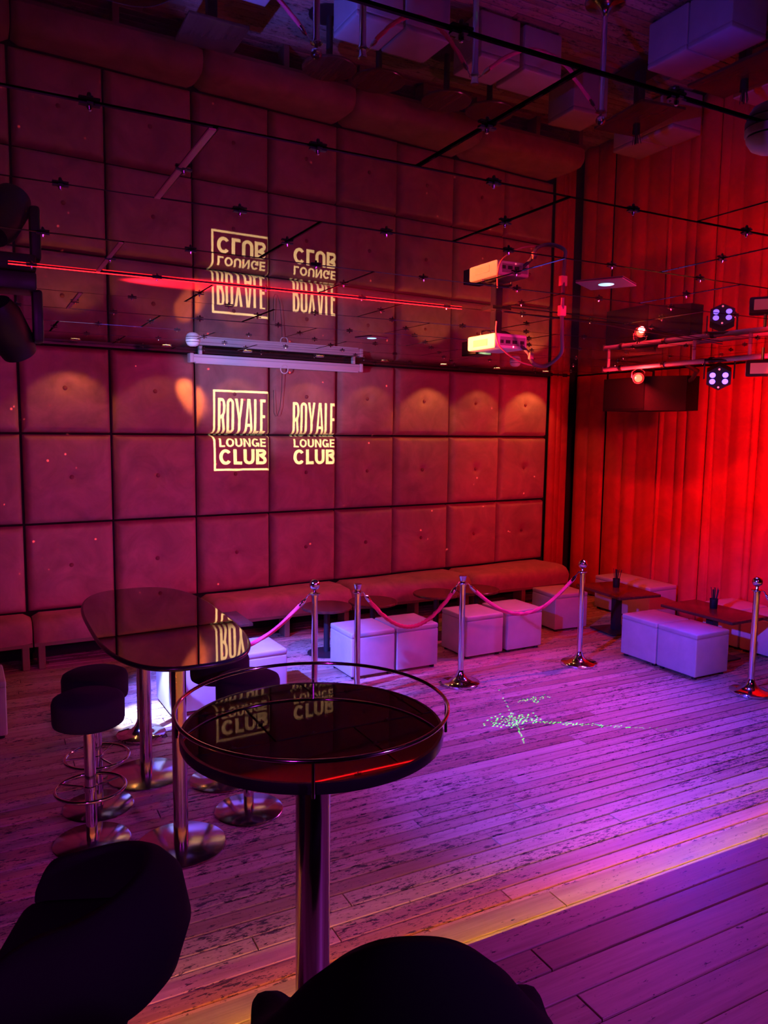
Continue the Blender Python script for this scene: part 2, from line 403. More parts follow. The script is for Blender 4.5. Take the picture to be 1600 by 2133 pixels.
# ------------------------------------------------------------------ curtains
def drape(label, y0, y1, x, seed, cat='curtain', ztop=H-.012, z0=.015, dirv=(0, 1), org=None, amp=.045, folds=None):
    rnd = random.Random(seed); W = abs(y1-y0)
    cuts = [0.0]
    while cuts[-1] < 1:
        cuts.append(cuts[-1] + (rnd.choice([.10, .18, .28, .36, .46])*rnd.uniform(.8, 1.2)/W if not folds else 1/folds))
    cuts = [c/cuts[-1] for c in cuts]; nf = len(cuts)-1
    dep = [rnd.uniform(.5, 1.25) for _ in range(nf)]; sl = [0] + [rnd.uniform(-1, 1) for _ in range(nf-1)] + [0]
    ph = [rnd.uniform(0, 2*PI) for _ in range(6)]
    M_ = 12; n = nf*M_; nz = 22; vs = []; fs = []; th = .012
    for j in range(nz+1):
        v = j/nz; z = z0 + (ztop-z0)*v
        cz = [c + sl[k]*.016/W*(1.5*(1-v) + .6*math.sin(3*v+ph[k % 6])) for k, c in enumerate(cuts)]
        for i in range(n+1):
            k = min(i//M_, nf-1); t = (i-k*M_)/M_
            u = cz[k] + (cz[k+1]-cz[k])*t
            wid = (cz[k+1]-cz[k])*W
            g = .75 + .25*(1-v)
            o = -amp*dep[k]*g*min(1.2, .45+wid/.22)*math.sqrt(max(0, 1-(2*t-1)**2))
            o += .004*math.sin(2*PI*u*W/.16+ph[2]+2*v) + .02*math.sin(2*PI*u*1.1+ph[3])*(1-v*.5)
            vs.append((u*W, o+amp*.5, z))
    for j in range(nz):
        for i in range(n): fs.append((j*(n+1)+i, j*(n+1)+i+1, (j+1)*(n+1)+i+1, (j+1)*(n+1)+i))
    # back side a little behind gives the cloth thickness
    N0 = len(vs); vs += [(a, b+th, c) for a, b, c in vs]; fs += [tuple(N0+q for q in f[::-1]) for f in fs]
    rim = [i for i in range(n+1)] + [j*(n+1)+n for j in range(1, nz+1)] + [nz*(n+1)+i for i in range(n-1, -1, -1)] + [j*(n+1) for j in range(nz-1, 0, -1)]
    for a, b in zip(rim, rim[1:]+rim[:1]): fs.append((b, a, N0+a, N0+b))
    me = MB().add(vs, fs).mesh('curtain', M_CURT, 0); me.shade_smooth()
    return thing('curtain', label, cat, org[0], org[1], 'red curtains at the end of the room', me)
# local x runs along the drape, +y to its back
ys = [8.20, 7.62, 6.70, 6.02, 5.36, 4.30, 2.6, .6]
labs = ['narrow red velvet curtain nearest the padded wall, right of the black gap',
        'red velvet curtain behind the hanging black speaker', 'red velvet curtain behind the low table with a straw cup, left of the blue lamp',
        'bright red curtain lit strongly behind the blue stage lamp', 'red curtain at the far right edge of the picture', 'red curtain out to the right of the stage lamps', 'red curtain furthest to the right']
for k in range(7):
    drape(labs[k], ys[k+1]+.012, ys[k], XC, 40+k, org=((XC + .012*(k % 2), ys[k], 0), -PI/2))
drape('small gathered red curtain between the padded wall and the dark corner gap', 0, .34, 0, 61, org=(wallpt(6.885, 0, .02), PHI), amp=.03, folds=3)

# ------------------------------------------------------------------ bench along the padded wall
def front_y(x): return 7.40 + .027*x
SEG = [(-1.2, .40), (.40, 2.02), (2.02, 3.615), (3.615, 5.235), (5.235, 6.79)]
BLAB = ['pink velvet bench section at the left edge of the picture', 'pink velvet bench section behind the stools and the oval bar table',
        'pink velvet bench section left of the ball-topped post', 'red velvet bench section behind the round low tables', 'orange-lit velvet bench section at the curtain end']
for (a, b), lab in zip(SEG, BLAB):
    t = thing('bench', lab, 'bench', (a, front_y(a), 0), 0, 'velvet bench sections along the padded wall')
    W = b-a-.012; n = 26; m_ = 14; vs = []; fs = []
    prof = []
    for k in range(m_+1):
        prof.append(k/m_)
    ring = [(0, .245), (-.012, .30), (-.018, .36), (-.004, .42), (.03, .452), (.08, .466), (.20, .472), (.34, .468), (1.0, .455)]
    for i in range(n+1):
        u = i/n; e = min(u, 1-u)*W; rr = .05; q = 1-(max(0, 1-e/rr))**2; q = math.sqrt(max(0, q))
        x = u*W
        fy = front_y(a+x)-front_y(a)
        by = (D + math.tan(PHI)*(a+x) + .04) - front_y(a)
        for (yy, zz) in ring:
            y = fy + (yy if yy < 1 else by-fy) + (1-q)*(.03 if yy < .05 else 0)
            if yy == .34: y = fy + min(.34, (by-fy)*.8)
            if yy == .20: y = fy + min(.20, (by-fy)*.6)
            vs.append((x, y, zz - (1-q)*.035*(1 if zz > .4 else .3) + .004*math.sin(7*u+yy*9)))
    k = len(ring)
    for i in range(n):
        for j in range(k-1): fs.append((i*k+j, (i+1)*k+j, (i+1)*k+j+1, i*k+j+1))
        fs.append((i*k+k-1, (i+1)*k+k-1, (i+1)*k, i*k))
    fs.append(tuple(range(k))); fs.append(tuple(n*k+j for j in range(k))[::-1])
    obj('cushion', MB().add(vs, fs).mesh('cushion', M_SEAT, 70), t)
    dy = .027*W
    obj('seat_frame', MB().add([(0,.0,.215),(W,dy,.215),(W,dy+.04,.215),(0,.04,.215),(0,0,.248),(W,dy,.248),(W,dy+.04,.248),(0,.04,.248)],
        [(0,3,2,1),(4,5,6,7),(0,1,5,4),(1,2,6,5),(2,3,7,6),(3,0,4,7)]).mesh('seat_frame', M_WOODLEG, 0), t)
    for lx in (.03, W*.5, W-.09):
        y_ = lx*.027
        obj('leg', MB().rbox(lx, lx+.06, y_+.02, y_+.20, 0, .216, .006, 1).mesh('leg', M_WOODLEG, 0), t)

# ------------------------------------------------------------------ ottoman cubes
def make_ottoman():
    t = obj('ottoman', None)
    s_ = .44
    b = MB().rbox(-s_/2, s_/2, -s_/2, s_/2, .025, .372, .012, 3)
    obj('body', b.mesh('body', M_LEATHER, 50), t)
    vs = []; fs = []; n = 14
    c = MB().rbox(-s_/2-.001, s_/2+.001, -s_/2-.001, s_/2+.001, .374, .420, .014, 3)
    bm = bmesh.new(); me = c.mesh('lid', M_LEATHER, 50)
    bm.from_mesh(me); top = [f for f in bm.faces if f.normal.z > .99 and f.calc_area() > .1]
    if top:
        r_ = bmesh.ops.subdivide_edges(bm, edges=list({e for f in top for e in f.edges}), cuts=5, use_grid_fill=True)
    for v in bm.verts:
        if v.co.z > .415:
            u, w_ = v.co.x/(s_/2), v.co.y/(s_/2); v.co.z += .010*max(0, 1-u*u)*max(0, 1-w_*w_)
    bm.to_mesh(me); bm.free()
    obj('cushion_top', me, t)
    obj('seam', MB().rbox(-s_/2+.004, s_/2-.004, -s_/2+.004, s_/2-.004, .366, .382, .004, 1).mesh('seam', mat('seam_grey', (.35, .32, .32), .6), 0), t)
    for a in (-1, 1):
        for b_ in (-1, 1): obj('foot', MB().lathe([(.022, 0), (.022, .027)], (a*.18, b_*.18, 0), 12).mesh('foot', M_BLACKPLASTIC, 40), t)
    return t
OT = make_ottoman()
OTL = [(( 5.815, 4.805), .01, 'white leatherette cube stool, right of the pair before the long low table', 'pair'),
       (( 5.808, 5.255), 0, 'white leatherette cube stool, left of the pair before the long low table', 'pair'),
       ((4.315, 6.22), .02, 'white cube stool behind the flat-topped post, left of its pair', ''),
       ((4.815, 6.235), .02, 'white cube stool right of its pair, behind the rope between flat-topped and ball-topped posts', ''),
       ((3.055, 6.145), .02, 'white cube stool with a strong blue glow on its side', ''),
       ((3.515, 6.15), .02, 'white cube stool beside the blue-glowing cube, under the rope', ''),
       ((5.79, 6.63), -.06, 'single pink-lit cube stool at the end of the velvet bench', ''),
       ((1.44, 5.95), .03, 'blue-lit cube stool seen behind the poles of the oval bar table', ''),
       ((1.95, 5.955), .03, 'white cube stool with a bright streak on top, right of the oval bar table', ''),
       ((-.10, 6.05), .02, 'pale cube stool cut off by the left edge of the picture', ''),
       ((7.02, 6.47), 0, 'dim red-lit cube stool against the curtain behind the further low table', ''),
       ((7.02, 6.92), 0, 'dim red-lit cube stool deep in the corner by the curtain', ''),
       ((7.02, 5.29), 0, 'cube stool against the curtain, its seat seen past the straw cup', ''),
       ((7.02, 4.83), 0, 'blue-lit cube stool behind the ball-topped post at the right edge', '')]
for i, ((x, y), rz, lab, _) in enumerate(OTL):
    o = OT if i == 0 else copy_tree(OT)
    o.location = (x, y, 0.0); o.rotation_euler = (0, 0, rz); o['label'] = lab; o['category'] = 'ottoman'; o['group'] = 'white leatherette cube stools'

# ------------------------------------------------------------------ low tables
def round_table(x, y, lab):
    t = thing('round_table', lab, 'table', (x, y, 0), 0, 'small round low tables')
    obj('table_top', MB().lathe([(.0, .445), (.235, .445), (.25, .452), (.25, .466), (.243, .473), (0, .473)], n=48).mesh('table_top', M_LOWTABLE, 40), t)
    obj('column', MB().lathe([(.03, .015), (.03, .446)], n=20).mesh('column', M_BLACKMETAL, 40), t)
    obj('base', MB().lathe([(.19, 0), (.19, .008), (.17, .014), (.035, .022), (0, .022)], n=36).mesh('base', M_BLACKMETAL, 40), t)
round_table(2.985, 6.79, 'round dark low table behind the ball-topped post, leftmost of four')
round_table(3.497, 6.80, 'round dark low table under the rope, second from the left')
round_table(4.29, 6.86, 'round dark low table left of the flat-topped post')
round_table(4.805, 6.85, 'round dark low table at the right behind the flat-topped post')
def rect_table(x, y, rz, lab, lx=.52, ly=.84):
    t = thing('low_table', lab, 'table', (x, y, 0), rz, 'rectangular dark wooden low tables')
    obj('table_top', MB().rbox(-lx/2, lx/2, -ly/2, ly/2, .440, .470, .006, 2).mesh('table_top', M_LOWTABLE, 40), t)
    obj('column', MB().box(-.04, .04, -.04, .04, .015, .441).mesh('column', M_BLACKMETAL, 0), t)
    obj('base', MB().rbox(-.20, .20, -.20, .20, 0, .016, .004, 1).mesh('base', M_BLACKMETAL, 0), t)
    return t
rect_table(6.36, 5.04, .01, 'dark red wooden low table behind the pair of cube stools')
rect_table(6.24, 6.20, -.12, 'dark red wooden low table beside the single cube stool', .54, .78)
rect_table(1.88, 6.72, 0, 'low table with a bright yellow lit corner behind the oval bar table', .5, .5)
def straw_cup(x, y, lab, seed):
    rnd = random.Random(seed)
    t = thing('straw_cup', lab, 'cup', (x, y, .470), 0, 'black cups of drinking straws')
    obj('cup', MB().lathe([(0, 0), (.034, 0), (.036, .004), (.040, .098), (.037, .098), (.033, .008), (0, .008)], n=28).mesh('cup', M_BLACKPLASTIC, 40), t)
    for k in range(16):
        a = rnd.uniform(0, 2*PI); r = rnd.uniform(.002, .026); tl = rnd.uniform(.2, 1.2)
        p0 = Vector((r*math.cos(a)*.5, r*math.sin(a)*.5, .01)); p1 = Vector((r*math.cos(a)*(1+tl), r*math.sin(a)*(1+tl), rnd.uniform(.185, .215)))
        obj('straw', MB().rod(p0, p1, .0032, 6).mesh('straw', M_STRAW, 40), t)
straw_cup(6.30, 6.28, 'black cup of straws on the further low table', 3)
straw_cup(6.43, 5.09, 'black cup of straws on the nearer low table behind the cube pair', 4)

# ------------------------------------------------------------------ rope posts
def post(x, y, ball, lab):
    t = thing('stanchion', lab, 'stanchion', (x, y, 0), 0, 'chrome rope posts')
    obj('base', MB().lathe([(0, 0), (.165, 0), (.170, .004), (.170, .020), (.163, .026), (.11, .034), (.07, .050), (.045, .075), (.032, .105), (.027, .125), (0, .125)], n=48).mesh('base', M_CHROME, 35), t)
    obj('pole', MB().lathe([(.0255, .12), (.0255, .885)], n=28).mesh('pole', M_CHROME, 35), t)
    obj('collar', MB().lathe([(.026, .866), (.031, .868), (.031, .882), (.026, .885)], n=28).mesh('collar', M_CHROME, 35), t)
    ring = [(math.cos(2*PI*k/28)*.043, math.sin(2*PI*k/28)*.043, .893) for k in range(28)]
    obj('rope_ring', MB().tube(ring, .004, 8, True).mesh('rope_ring', M_CHROME, 60), t)
    if ball:
        pr = [(.025, .885), (.036, .890), (.036, .896), (.014, .905), (.011, .918), (.016, .926)]
        pr += [(.043*math.sin(a), .965-.043*math.cos(a)) for a in [PI*(.13+.87*k/12) for k in range(13)]]
        obj('ball_finial', MB().lathe(pr, n=28).mesh('ball_finial', M_CHROME, 35), t)
    else:
        obj('crown_finial', MB().lathe([(.025, .885), (.030, .890), (.026, .900), (.027, .925), (.033, .945), (.035, .958), (.030, .960), (.0, .956)], n=28).mesh('crown_finial', M_CHROME, 35), t)
    return t
PTS = dict(a=(.97, 5.49), b=(2.345, 5.575), c=(2.682, 5.485), d=(3.664, 5.436), e=(5.004, 5.422), f=(5.775, 4.153))
post(*PTS['a'], True, 'chrome rope post behind the poles of the oval bar table')
post(*PTS['b'], True, 'ball-topped chrome rope post left of a flat-topped one')
post(*PTS['c'], False, 'flat-topped chrome rope post in front of the blue-glowing cube stool')
post(*PTS['d'], False, 'flat-topped chrome rope post holding two ropes in the middle')
post(*PTS['e'], True, 'ball-topped chrome rope post before the further low table')
post(*PTS['f'], True, 'ball-topped chrome rope post at the right edge of the picture')
def rope(p, q, sag, lab):
    a = Vector((*p, .893)); b = Vector((*q, .893)); d = (b-a); d.z = 0; dn = d.normalized()
    a = a + dn*.043; b = b - dn*.043
    t = thing('velvet_rope', lab, 'rope', (0, 0, 0), 0, 'twisted pink ropes between the posts')
    n = 70; pts = []
    for k in range(n+1):
        u = k/n; c = a.lerp(b, u); c.z -= sag*(1-(2*u-1)**2)**1.0*(.9+.1*(1-(2*u-1)**2)); pts.append(c)
    i0, i1 = 4, n-4
    obj('rope', MB().tube(pts[i0:i1+1], .0155, 12, twist=95, lobes=3).mesh('rope', M_ROPE, 80), t)
    for seq in (pts[:i0+2], pts[i1-1:]):
        if seq[0] is not pts[0]: seq = seq[::-1]
        obj('end_cap', MB().tube([seq[2], seq[3], seq[4], seq[5]], [.010, .017, .0175, .017], 12).mesh('end_cap', M_CHROME, 40), t)
        obj('hook', MB().tube([seq[0], seq[0].lerp(seq[2], .5)+Vector((0, 0, .006)), seq[2]], .005, 8).mesh('hook', M_CHROME, 60), t)
rope(PTS['b'], PTS['a'], .36, 'pink rope dropping from the ball-topped post behind the oval bar table')
rope(PTS['c'], PTS['d'], .335, 'pink rope sagging between the two flat-topped posts')
rope(PTS['d'], PTS['e'], .335, 'pink rope sagging between a flat-topped and a ball-topped post')
rope(PTS['f'], (6.35, 3.35), .33, 'pink rope leaving the picture from the right-hand post')
post(6.35, 3.35, False, 'chrome rope post beyond the right edge of the picture')

# ------------------------------------------------------------------ bar tables
t = thing('bar_table', 'round glossy dark bar table with a metal gallery rail in the foreground', 'table', (.672, 1.604, Z2))
zt = 1.062
obj('table_top', MB().lathe([(0, zt-.022), (.291, zt-.022), (.296, zt-.005), (.296, zt), (0, zt)], n=96).mesh('table_top', M_TABLE, 35), t)
obj('edge_band', MB().lathe([(.294, zt-.025), (.303, zt-.022), (.304, zt-.008), (.302, zt+.001), (.295, zt+.001), (.294, zt-.025)], n=96).mesh('edge_band', M_TABLEEDGE, 35), t)
RR = .313
obj('rail', MB().tube([(RR*math.cos(2*PI*k/96), RR*math.sin(2*PI*k/96), zt+.051) for k in range(96)], .0045, 10, True).mesh('rail', M_CHROME, 60), t)
for an in (-.40, 1.175, PI-.40, 1.175+PI):
    x, y = RR*math.cos(an), RR*math.sin(an)
    obj('rail_post', MB().rod((x, y, zt-.024), (x, y, zt+.051), .0036, 10).mesh('rail_post', M_CHROME, 40), t)
obj('column', MB().lathe([(.041, .012), (.041, zt-.022)], n=40).mesh('column', M_STEEL, 40), t)
obj('base', MB().lathe([(0, 0), (.18, 0), (.18, .008), (.172, .012), (0, .014)], n=64).mesh('base', M_STEEL, 40), t)

t = thing('bar_table', 'oval glossy dark bar table on two chrome poles', 'table', (.876, 4.345, 0))
zt = 1.12; pts = []
A_, B_ = .369, .933
for k in range(96):
    an = 2*PI*k/96; c, s_ = math.cos(an), math.sin(an); e = 2/2.9
    pts.append((A_*math.copysign(abs(c)**e, c), B_*math.copysign(abs(s_)**e, s_)))
obj('table_top', MB().prism([(x*.985, y*.992) for x, y in pts], zt-.022, zt).mesh('table_top', M_TABLE, 35), t)
obj('edge_band', MB().tube([(x*.99, y*.995, zt-.012) for x, y in pts], .0115, 8, True).mesh('edge_band', M_TABLEEDGE, 60), t)
for yy in (-.445, .487):
    p = obj('column', MB().lathe([(.038, .012), (.038, zt-.02)], n=32).mesh('column', M_STEEL, 40), t, (.005, yy, 0))
    obj('base', MB().lathe([(0, 0), (.235, 0), (.235, .007), (.228, .011), (0, .012)], n=64).mesh('base', M_STEEL, 40), p)

# ------------------------------------------------------------------ bar stools
def make_stool():
    t = obj('bar_stool', None)
    obj('seat', MB().lathe([(0, .655), (.165, .655), (.176, .662), (.180, .680), (.181, .770), (.174, .792), (.150, .804), (0, .812)], n=48).mesh('seat', mat('black_velvet', (.022, .016, .032), .9, spec=.15, sheen=.3), 50), t)
    obj('pole', MB().lathe([(.029, .01), (.029, .656)], n=28).mesh('pole', M_CHROME, 40), t)
    obj('base', MB().lathe([(0, 0), (.195, 0), (.197, .004), (.190, .010), (0, .014)], n=56).mesh('base', M_STEEL, 40), t)
    ring = [(math.cos(2*PI*k/48)*.175, math.sin(2*PI*k/48)*.175, .30) for k in range(48)]
    f = obj('foot_ring', MB().tube(ring, .009, 10, True).mesh('foot_ring', M_CHROME, 60), t)
    for k in range(3):
        a = 2*PI*k/3+.4; obj('spoke', MB().rod((.028*math.cos(a), .028*math.sin(a), .30), (.172*math.cos(a), .172*math.sin(a), .30), .006, 8).mesh('spoke', M_CHROME, 60), f)
    obj('collar', MB().lathe([(.029, .285), (.036, .288), (.036, .312), (.029, .315)], n=24).mesh('collar', M_CHROME, 40), t)
    return t
ST = make_stool()
for i, (x, y, rz, lab) in enumerate([(.468, 4.145, 0, 'black round bar stool nearest the left, in front of another'), (.552, 4.535, .5, 'black round bar stool half hidden behind the nearest left stool'),
        (1.285, 4.56, .2, 'black bar stool tucked under the far right of the oval table'), (1.318, 4.105, .9, 'black bar stool with a bright yellow-lit base disc')]):
    o = ST if i == 0 else copy_tree(ST)
    o.location = (x, y, 0); o.rotation_euler = (0, 0, rz); o['label'] = lab; o['category'] = 'stool'; o['group'] = 'black round bar stools'

# ------------------------------------------------------------------ foreground tub chairs
def tub_chair(x, y, rz, lab, back=.30, arm=.10, R=.25, seat=.66, fwd=.18):
    t = thing('bar_chair', lab, 'chair', (x, y, Z2), rz, 'black tub bar chairs in the foreground')
    Lp = PI*R + 2*fwd; n = 70; K = 14; vs = []; fs = []; bot = -.08
    for i in range(n+1):
        d = Lp*i/n
        if d < fwd: px, py, nx, ny = -R, fwd-d, -1, 0
        elif d > Lp-fwd: px, py, nx, ny = R, d-(Lp-fwd), 1, 0
        else:
            a = PI*(d-fwd)/(PI*R); px, py = -R*math.cos(a), -R*math.sin(a); nx, ny = px/R, py/R
        e = min(d, Lp-d); mid = abs(d-Lp/2)
        q = min(1, mid/(.43*Lp))**1.15; q = q*q*(3-2*q)
        top = back*(1-q) + arm*q
        g = math.sqrt(max(0.02, 1-(1-min(1, e/.17))**2.3))
        zc = (top+bot)/2; hh = (top-bot)/2*g
        for k in range(K):
            f = 2*PI*k/K; cz, cr = math.sin(f), math.cos(f)
            zz = zc + hh*math.copysign(abs(cz)**.6, cz)
            o = .034*math.copysign(abs(cr)**.7, cr) + .02*math.sin(PI*max(0, min(1, zz/top))) - .09*max(0, (zz-.35*top)/top)**2 - .06*(max(0, -zz)/.1)**1.5
            vs.append((px+nx*o, py+ny*o, seat+zz))
    for i in range(n):
        for k in range(K):
            k2 = (k+1) % K; fs.append((i*K+k, i*K+k2, (i+1)*K+k2, (i+1)*K+k))
    fs.append(tuple(range(K))[::-1]); fs.append(tuple(n*K+k for k in range(K)))
    me = MB().add(vs, fs).mesh('back_shell', M_BLACKFAB, 0); me.shade_smooth()
    obj('back_shell', me, t)
    obj('seat_cushion', MB().rbox(-R+.03, R-.03, -R+.06, fwd+.02, seat-.11, seat+.05, .045, 4).mesh('seat_cushion', M_BLACKFAB, 60), t)
    obj('pole', MB().lathe([(.028, .012), (.028, seat-.10)], n=28).mesh('pole', M_CHROME, 40), t)
    obj('base', MB().lathe([(0, 0), (.16, 0), (.16, .006), (.15, .011), (0, .014)], n=56).mesh('base', M_STEEL, 40), t)
tub_chair(.160, 1.690, math.radians(68), 'black tub bar chair looming at the lower left corner', seat=.60, back=.21, arm=.15, R=.185, fwd=.15)
tub_chair(.662, 1.150, math.radians(-25), 'black tub bar chair seen from behind at the bottom edge', seat=.575, R=.24, back=.385, arm=.08, fwd=.155)

# ------------------------------------------------------------------ projector with the sign slide
def arc(cx, cy, rx, ry, a0, a1, n=14): return [(cx+rx*math.cos(math.radians(a0+(a1-a0)*k/n)), cy+ry*math.sin(math.radians(a0+(a1-a0)*k/n))) for k in range(n+1)]
def offset_path(path, tx, ty):
    # outline of a stroke with half widths tx (horizontal) and ty (vertical)
    L = []; Rr = []
    for i, p in enumerate(path):
        a = path[max(0, i-1)]; b = path[min(len(path)-1, i+1)]
        dx, dy = b[0]-a[0], b[1]-a[1]; l = math.hypot(dx, dy) or 1; nx, ny = -dy/l, dx/l
        L.append((p[0]+nx*tx, p[1]+ny*ty)); Rr.append((p[0]-nx*tx, p[1]-ny*ty))
    return L + Rr[::-1]
def glyph(ch, w_, tx, ty):
    # loops in a box w_ x 1; tx, ty stroke widths
    W = w_
    if ch == 'L': return [[(0,0),(W,0),(W,ty),(tx,ty),(tx,1),(0,1)]]
    if ch == 'E':
        m0, m1 = .5-ty/2, .5+ty/2
        return [[(0,0),(W,0),(W,ty),(tx,ty),(tx,m0),(W*.93,m0),(W*.93,m1),(tx,m1),(tx,1-ty),(W,1-ty),(W,1),(0,1)]]
    if ch == 'O':
        return [arc(W/2, .5, W/2, .5, 0, 360, 40)[:-1], arc(W/2, .5, W/2-tx, .5-ty, 0, 360, 40)[:-1]]
    if ch == '0':   # condensed O
        r = W/2
        o = arc(r, 1-.14, r, .14, 0, 180, 12) + arc(r, .14, r, .14, 180, 360, 12)
        i = arc(r, 1-.14, r-tx, .14-ty, 0, 180, 12) + arc(r, .14, r-tx, .14-ty, 180, 360, 12)
        return [o, i]
    if ch == 'U':
        return [[(0,1),(tx,1)] + arc(W/2, .36, W/2-tx, .36-ty, 180, 360, 16) + [(W-tx,1),(W,1)] + arc(W/2, .36, W/2, .36, 360, 180, 16)]
    if ch == 'C':
        return [arc(W/2, .5, W/2, .5, 38, 322, 30) + arc(W/2, .5, W/2-tx, .5-ty, 318, 42, 30)]
    if ch == 'G':
        o = arc(W/2, .5, W/2, .5, 38, 312, 30); i = arc(W/2, .5, W/2-tx, .5-ty, 318, 42, 30)
        return [o + [(W*.84, .0), (W, .0), (W, .5), (W*.54, .5), (W*.54, .5-ty), (W-tx, .5-ty)] + i]
    if ch == 'N':
        return [[(0,0),(tx,0),(tx,.70),(W-tx,0),(W,0),(W,1),(W-tx,1),(W-tx,.30),(tx,1),(0,1)]]
    if ch == 'Y':
        return [[(W/2-tx/2,0),(W/2+tx/2,0),(W/2+tx/2,.40),(W,1),(W-tx*1.05,1),(W/2,.56),(tx*1.05,1),(0,1),(W/2-tx/2,.40)]]
    if ch == 'A':
        k = tx*1.05
        def xl(z): return k + (W/2-k)*z*.98
        z0, z1, z2 = .20, .20+ty, .80
        s_ = (W/2-k*.62)
        return [[(0,0),(k,0),(k+.16*(W/2-k),.20),(W-k-.16*(W/2-k),.20),(W-k,0),(W,0),(W/2+k*.6,1),(W/2-k*.6,1)],
                [(k+.20*(W/2-k),.20+ty),(W-k-.20*(W/2-k),.20+ty),(W/2,.86)]]
    if ch == 'R':
        return [[(0,0),(tx,0),(tx,.42),(W*.50,.42),(W-tx,0),(W,0),(W*.78,.46)] + arc(W*.55, .735, W*.45, .265, -52, 90, 14) + [(0,1)],
                [(tx,.42+ty)] + arc(W*.55, .735, W*.45-tx, .265-ty, -90, 90, 12) + [(tx,1-ty)]]
    if ch == 'B':
        return [[(0,0)] + arc(W*.62, .275, W*.38, .275, -90, 62, 14) + arc(W*.60, .76, W*.36, .24, -48, 90, 14) + [(0,1)],
                [(tx,ty)] + arc(W*.62, .275, W*.38-tx, .275-ty, -90, 90, 10) + [(tx,.55-ty*.0)],
                [(tx,.55+ty*.62)] + arc(W*.60, .775, W*.36-tx, .225-ty, -90, 90, 10) + [(tx,1-ty)]]
def line(text, x0, x1, z0, z1, widths, tx, ty, gap):
    tot = sum(widths) + gap*(len(text)-1); k = (x1-x0)/tot; out = []; x = x0
    for ch, w_ in zip(text, widths):
        for lp in glyph(ch, w_, tx, ty):
            out.append([(x + px*k, z0 + pz*(z1-z0)) for px, pz in lp])
        x += (w_+gap)*k
    return out
def logo(x0, x1, zr0, zr1, zl0, zl1, zc0, zc1):
    L = line('R0YALE', x0, x1, zr0, zr1, [.34, .34, .38, .40, .25, .26], .115, .085, .045)
    L += line('LOUNGE', x0+.012, x1, zl0, zl1, [.58, .84, .74, .76, .80, .62], .21, .19, .10)
    L += line('CLUB', x0+.008, x1+.008, zc0, zc1, [.84, .58, .76, .76], .225, .20, .09)
    return L
LOGO = []
bx0, bx1, bz0, bz1, bw = 2.172, 2.795, 1.752, 2.584, .022
LOGO.append([(bx0, bz0), (bx1, bz0), (bx1, bz1), (bx0, bz1)])
LOGO.append([(bx0+bw, bz0+bw), (bx1-.006, bz0+bw), (bx1-.006, bz1-bw), (bx0+bw, bz1-bw)])
LOGO += logo(2.222, 2.752, 2.140, 2.500, 2.000, 2.092, 1.815, 1.976)
LOGO += logo(3.066, 3.588, 2.125, 2.482, 1.995, 2.088, 1.808, 1.972)
PX, PY, PZ = 2.92, 4.18, 2.745          # lens of the projector
def stencil(name, loops_world, L, dist, half, mtl):
    """thin plate with openings: light from L through an opening reaches the given point"""
    L = Vector(L); c = half[2:]
    loops = [[(c[0]-half[0], c[1]-half[1]), (c[0]+half[0], c[1]-half[1]), (c[0]+half[0], c[1]+half[1]), (c[0]-half[0], c[1]+half[1])]]
    for lp in loops_world:
        pts = []
        for W in lp:
            W = Vector(W); k = dist/(W.y-L.y); pts.append(((W.x-L.x)*k, (W.z-L.z)*k))
        loops.append(pts)
    vs = []; es = []
    for lp in loops:
        n0 = len(vs); vs += [Vector((x*1000, y*1000)) for x, y in lp]
        es += [(n0+i, n0+(i+1) % len(lp)) for i in range(len(lp))]
    ov, oe, of, *_ = delaunay_2d_cdt(vs, es, [], 0, 1e-5)
    bbs = [(min(p[0] for p in lp)*1000, max(p[0] for p in lp)*1000, min(p[1] for p in lp)*1000, max(p[1] for p in lp)*1000, [(p[0]*1000, p[1]*1000) for p in lp]) for lp in loops]
    keep = []
    for f in of:
        x = sum(ov[i].x for i in f)/len(f); y = sum(ov[i].y for i in f)/len(f); cnt = 0
        for x0, x1, y0, y1, lp in bbs:
            if x < x0 or x > x1 or y < y0 or y > y1: continue
            q = False; j = len(lp)-1
            for i in range(len(lp)):
                if (lp[i][1] > y) != (lp[j][1] > y) and x < (lp[j][0]-lp[i][0])*(y-lp[i][1])/(lp[j][1]-lp[i][1])+lp[i][0]: q = not q
                j = i
            cnt += q
        if cnt % 2 == 1: keep.append(tuple(f))
    me = bpy.data.meshes.new(name); me.from_pydata([(v.x/1000, dist, v.y/1000) for v in ov], [], keep)
    me.materials.append(mtl)
    return me
t = thing('projector', 'white ceiling projector on a short bracket, lit red and yellow', 'projector', (PX, PY, H))
T2 = obj('body', None)
bpy.data.objects.remove(T2)
zb, zt_ = PZ-H-.045, PZ-H+.045
body = obj('body', MB().rbox(-.125, .125, -.31, -.02, zb, zt_, .012, 3).mesh('body', M_WHITEPLASTIC, 40), t)
obj('vent', MB().box(-.127, -.124, -.24, -.09, zb+.02, zt_-.03).mesh('vent', mat('grey_vent', (.4, .4, .42), .5), 0), body)
obj('port_panel', MB().box(-.08, .11, -.3125, -.309, zb+.018, zt_-.02).mesh('port_panel', mat('port_grey', (.30, .30, .33), .5), 0), body)
for k, (a, b_) in enumerate([(-.08, .02), (-.04, .03), (.01, .03), (.07, .025)]):
    obj('port', MB().box(a, a+b_, -.318, -.311, zb+.03, zb+.05).mesh('port', M_BLACKPLASTIC, 0), body)
hood = MB()
for a in ((-.062, -.056, -.025, .135), (.056, .062, -.025, .135)): hood.box(a[0], a[1], a[2], a[3], PZ-H-.060, PZ-H+.030)
hood.box(-.062, .062, -.025, .135, PZ-H-.060, PZ-H-.055); hood.box(-.062, .062, -.025, .135, PZ-H+.025, PZ-H+.030)
obj('lens_hood', hood.mesh('lens_hood', M_BLACKPLASTIC, 0), t)
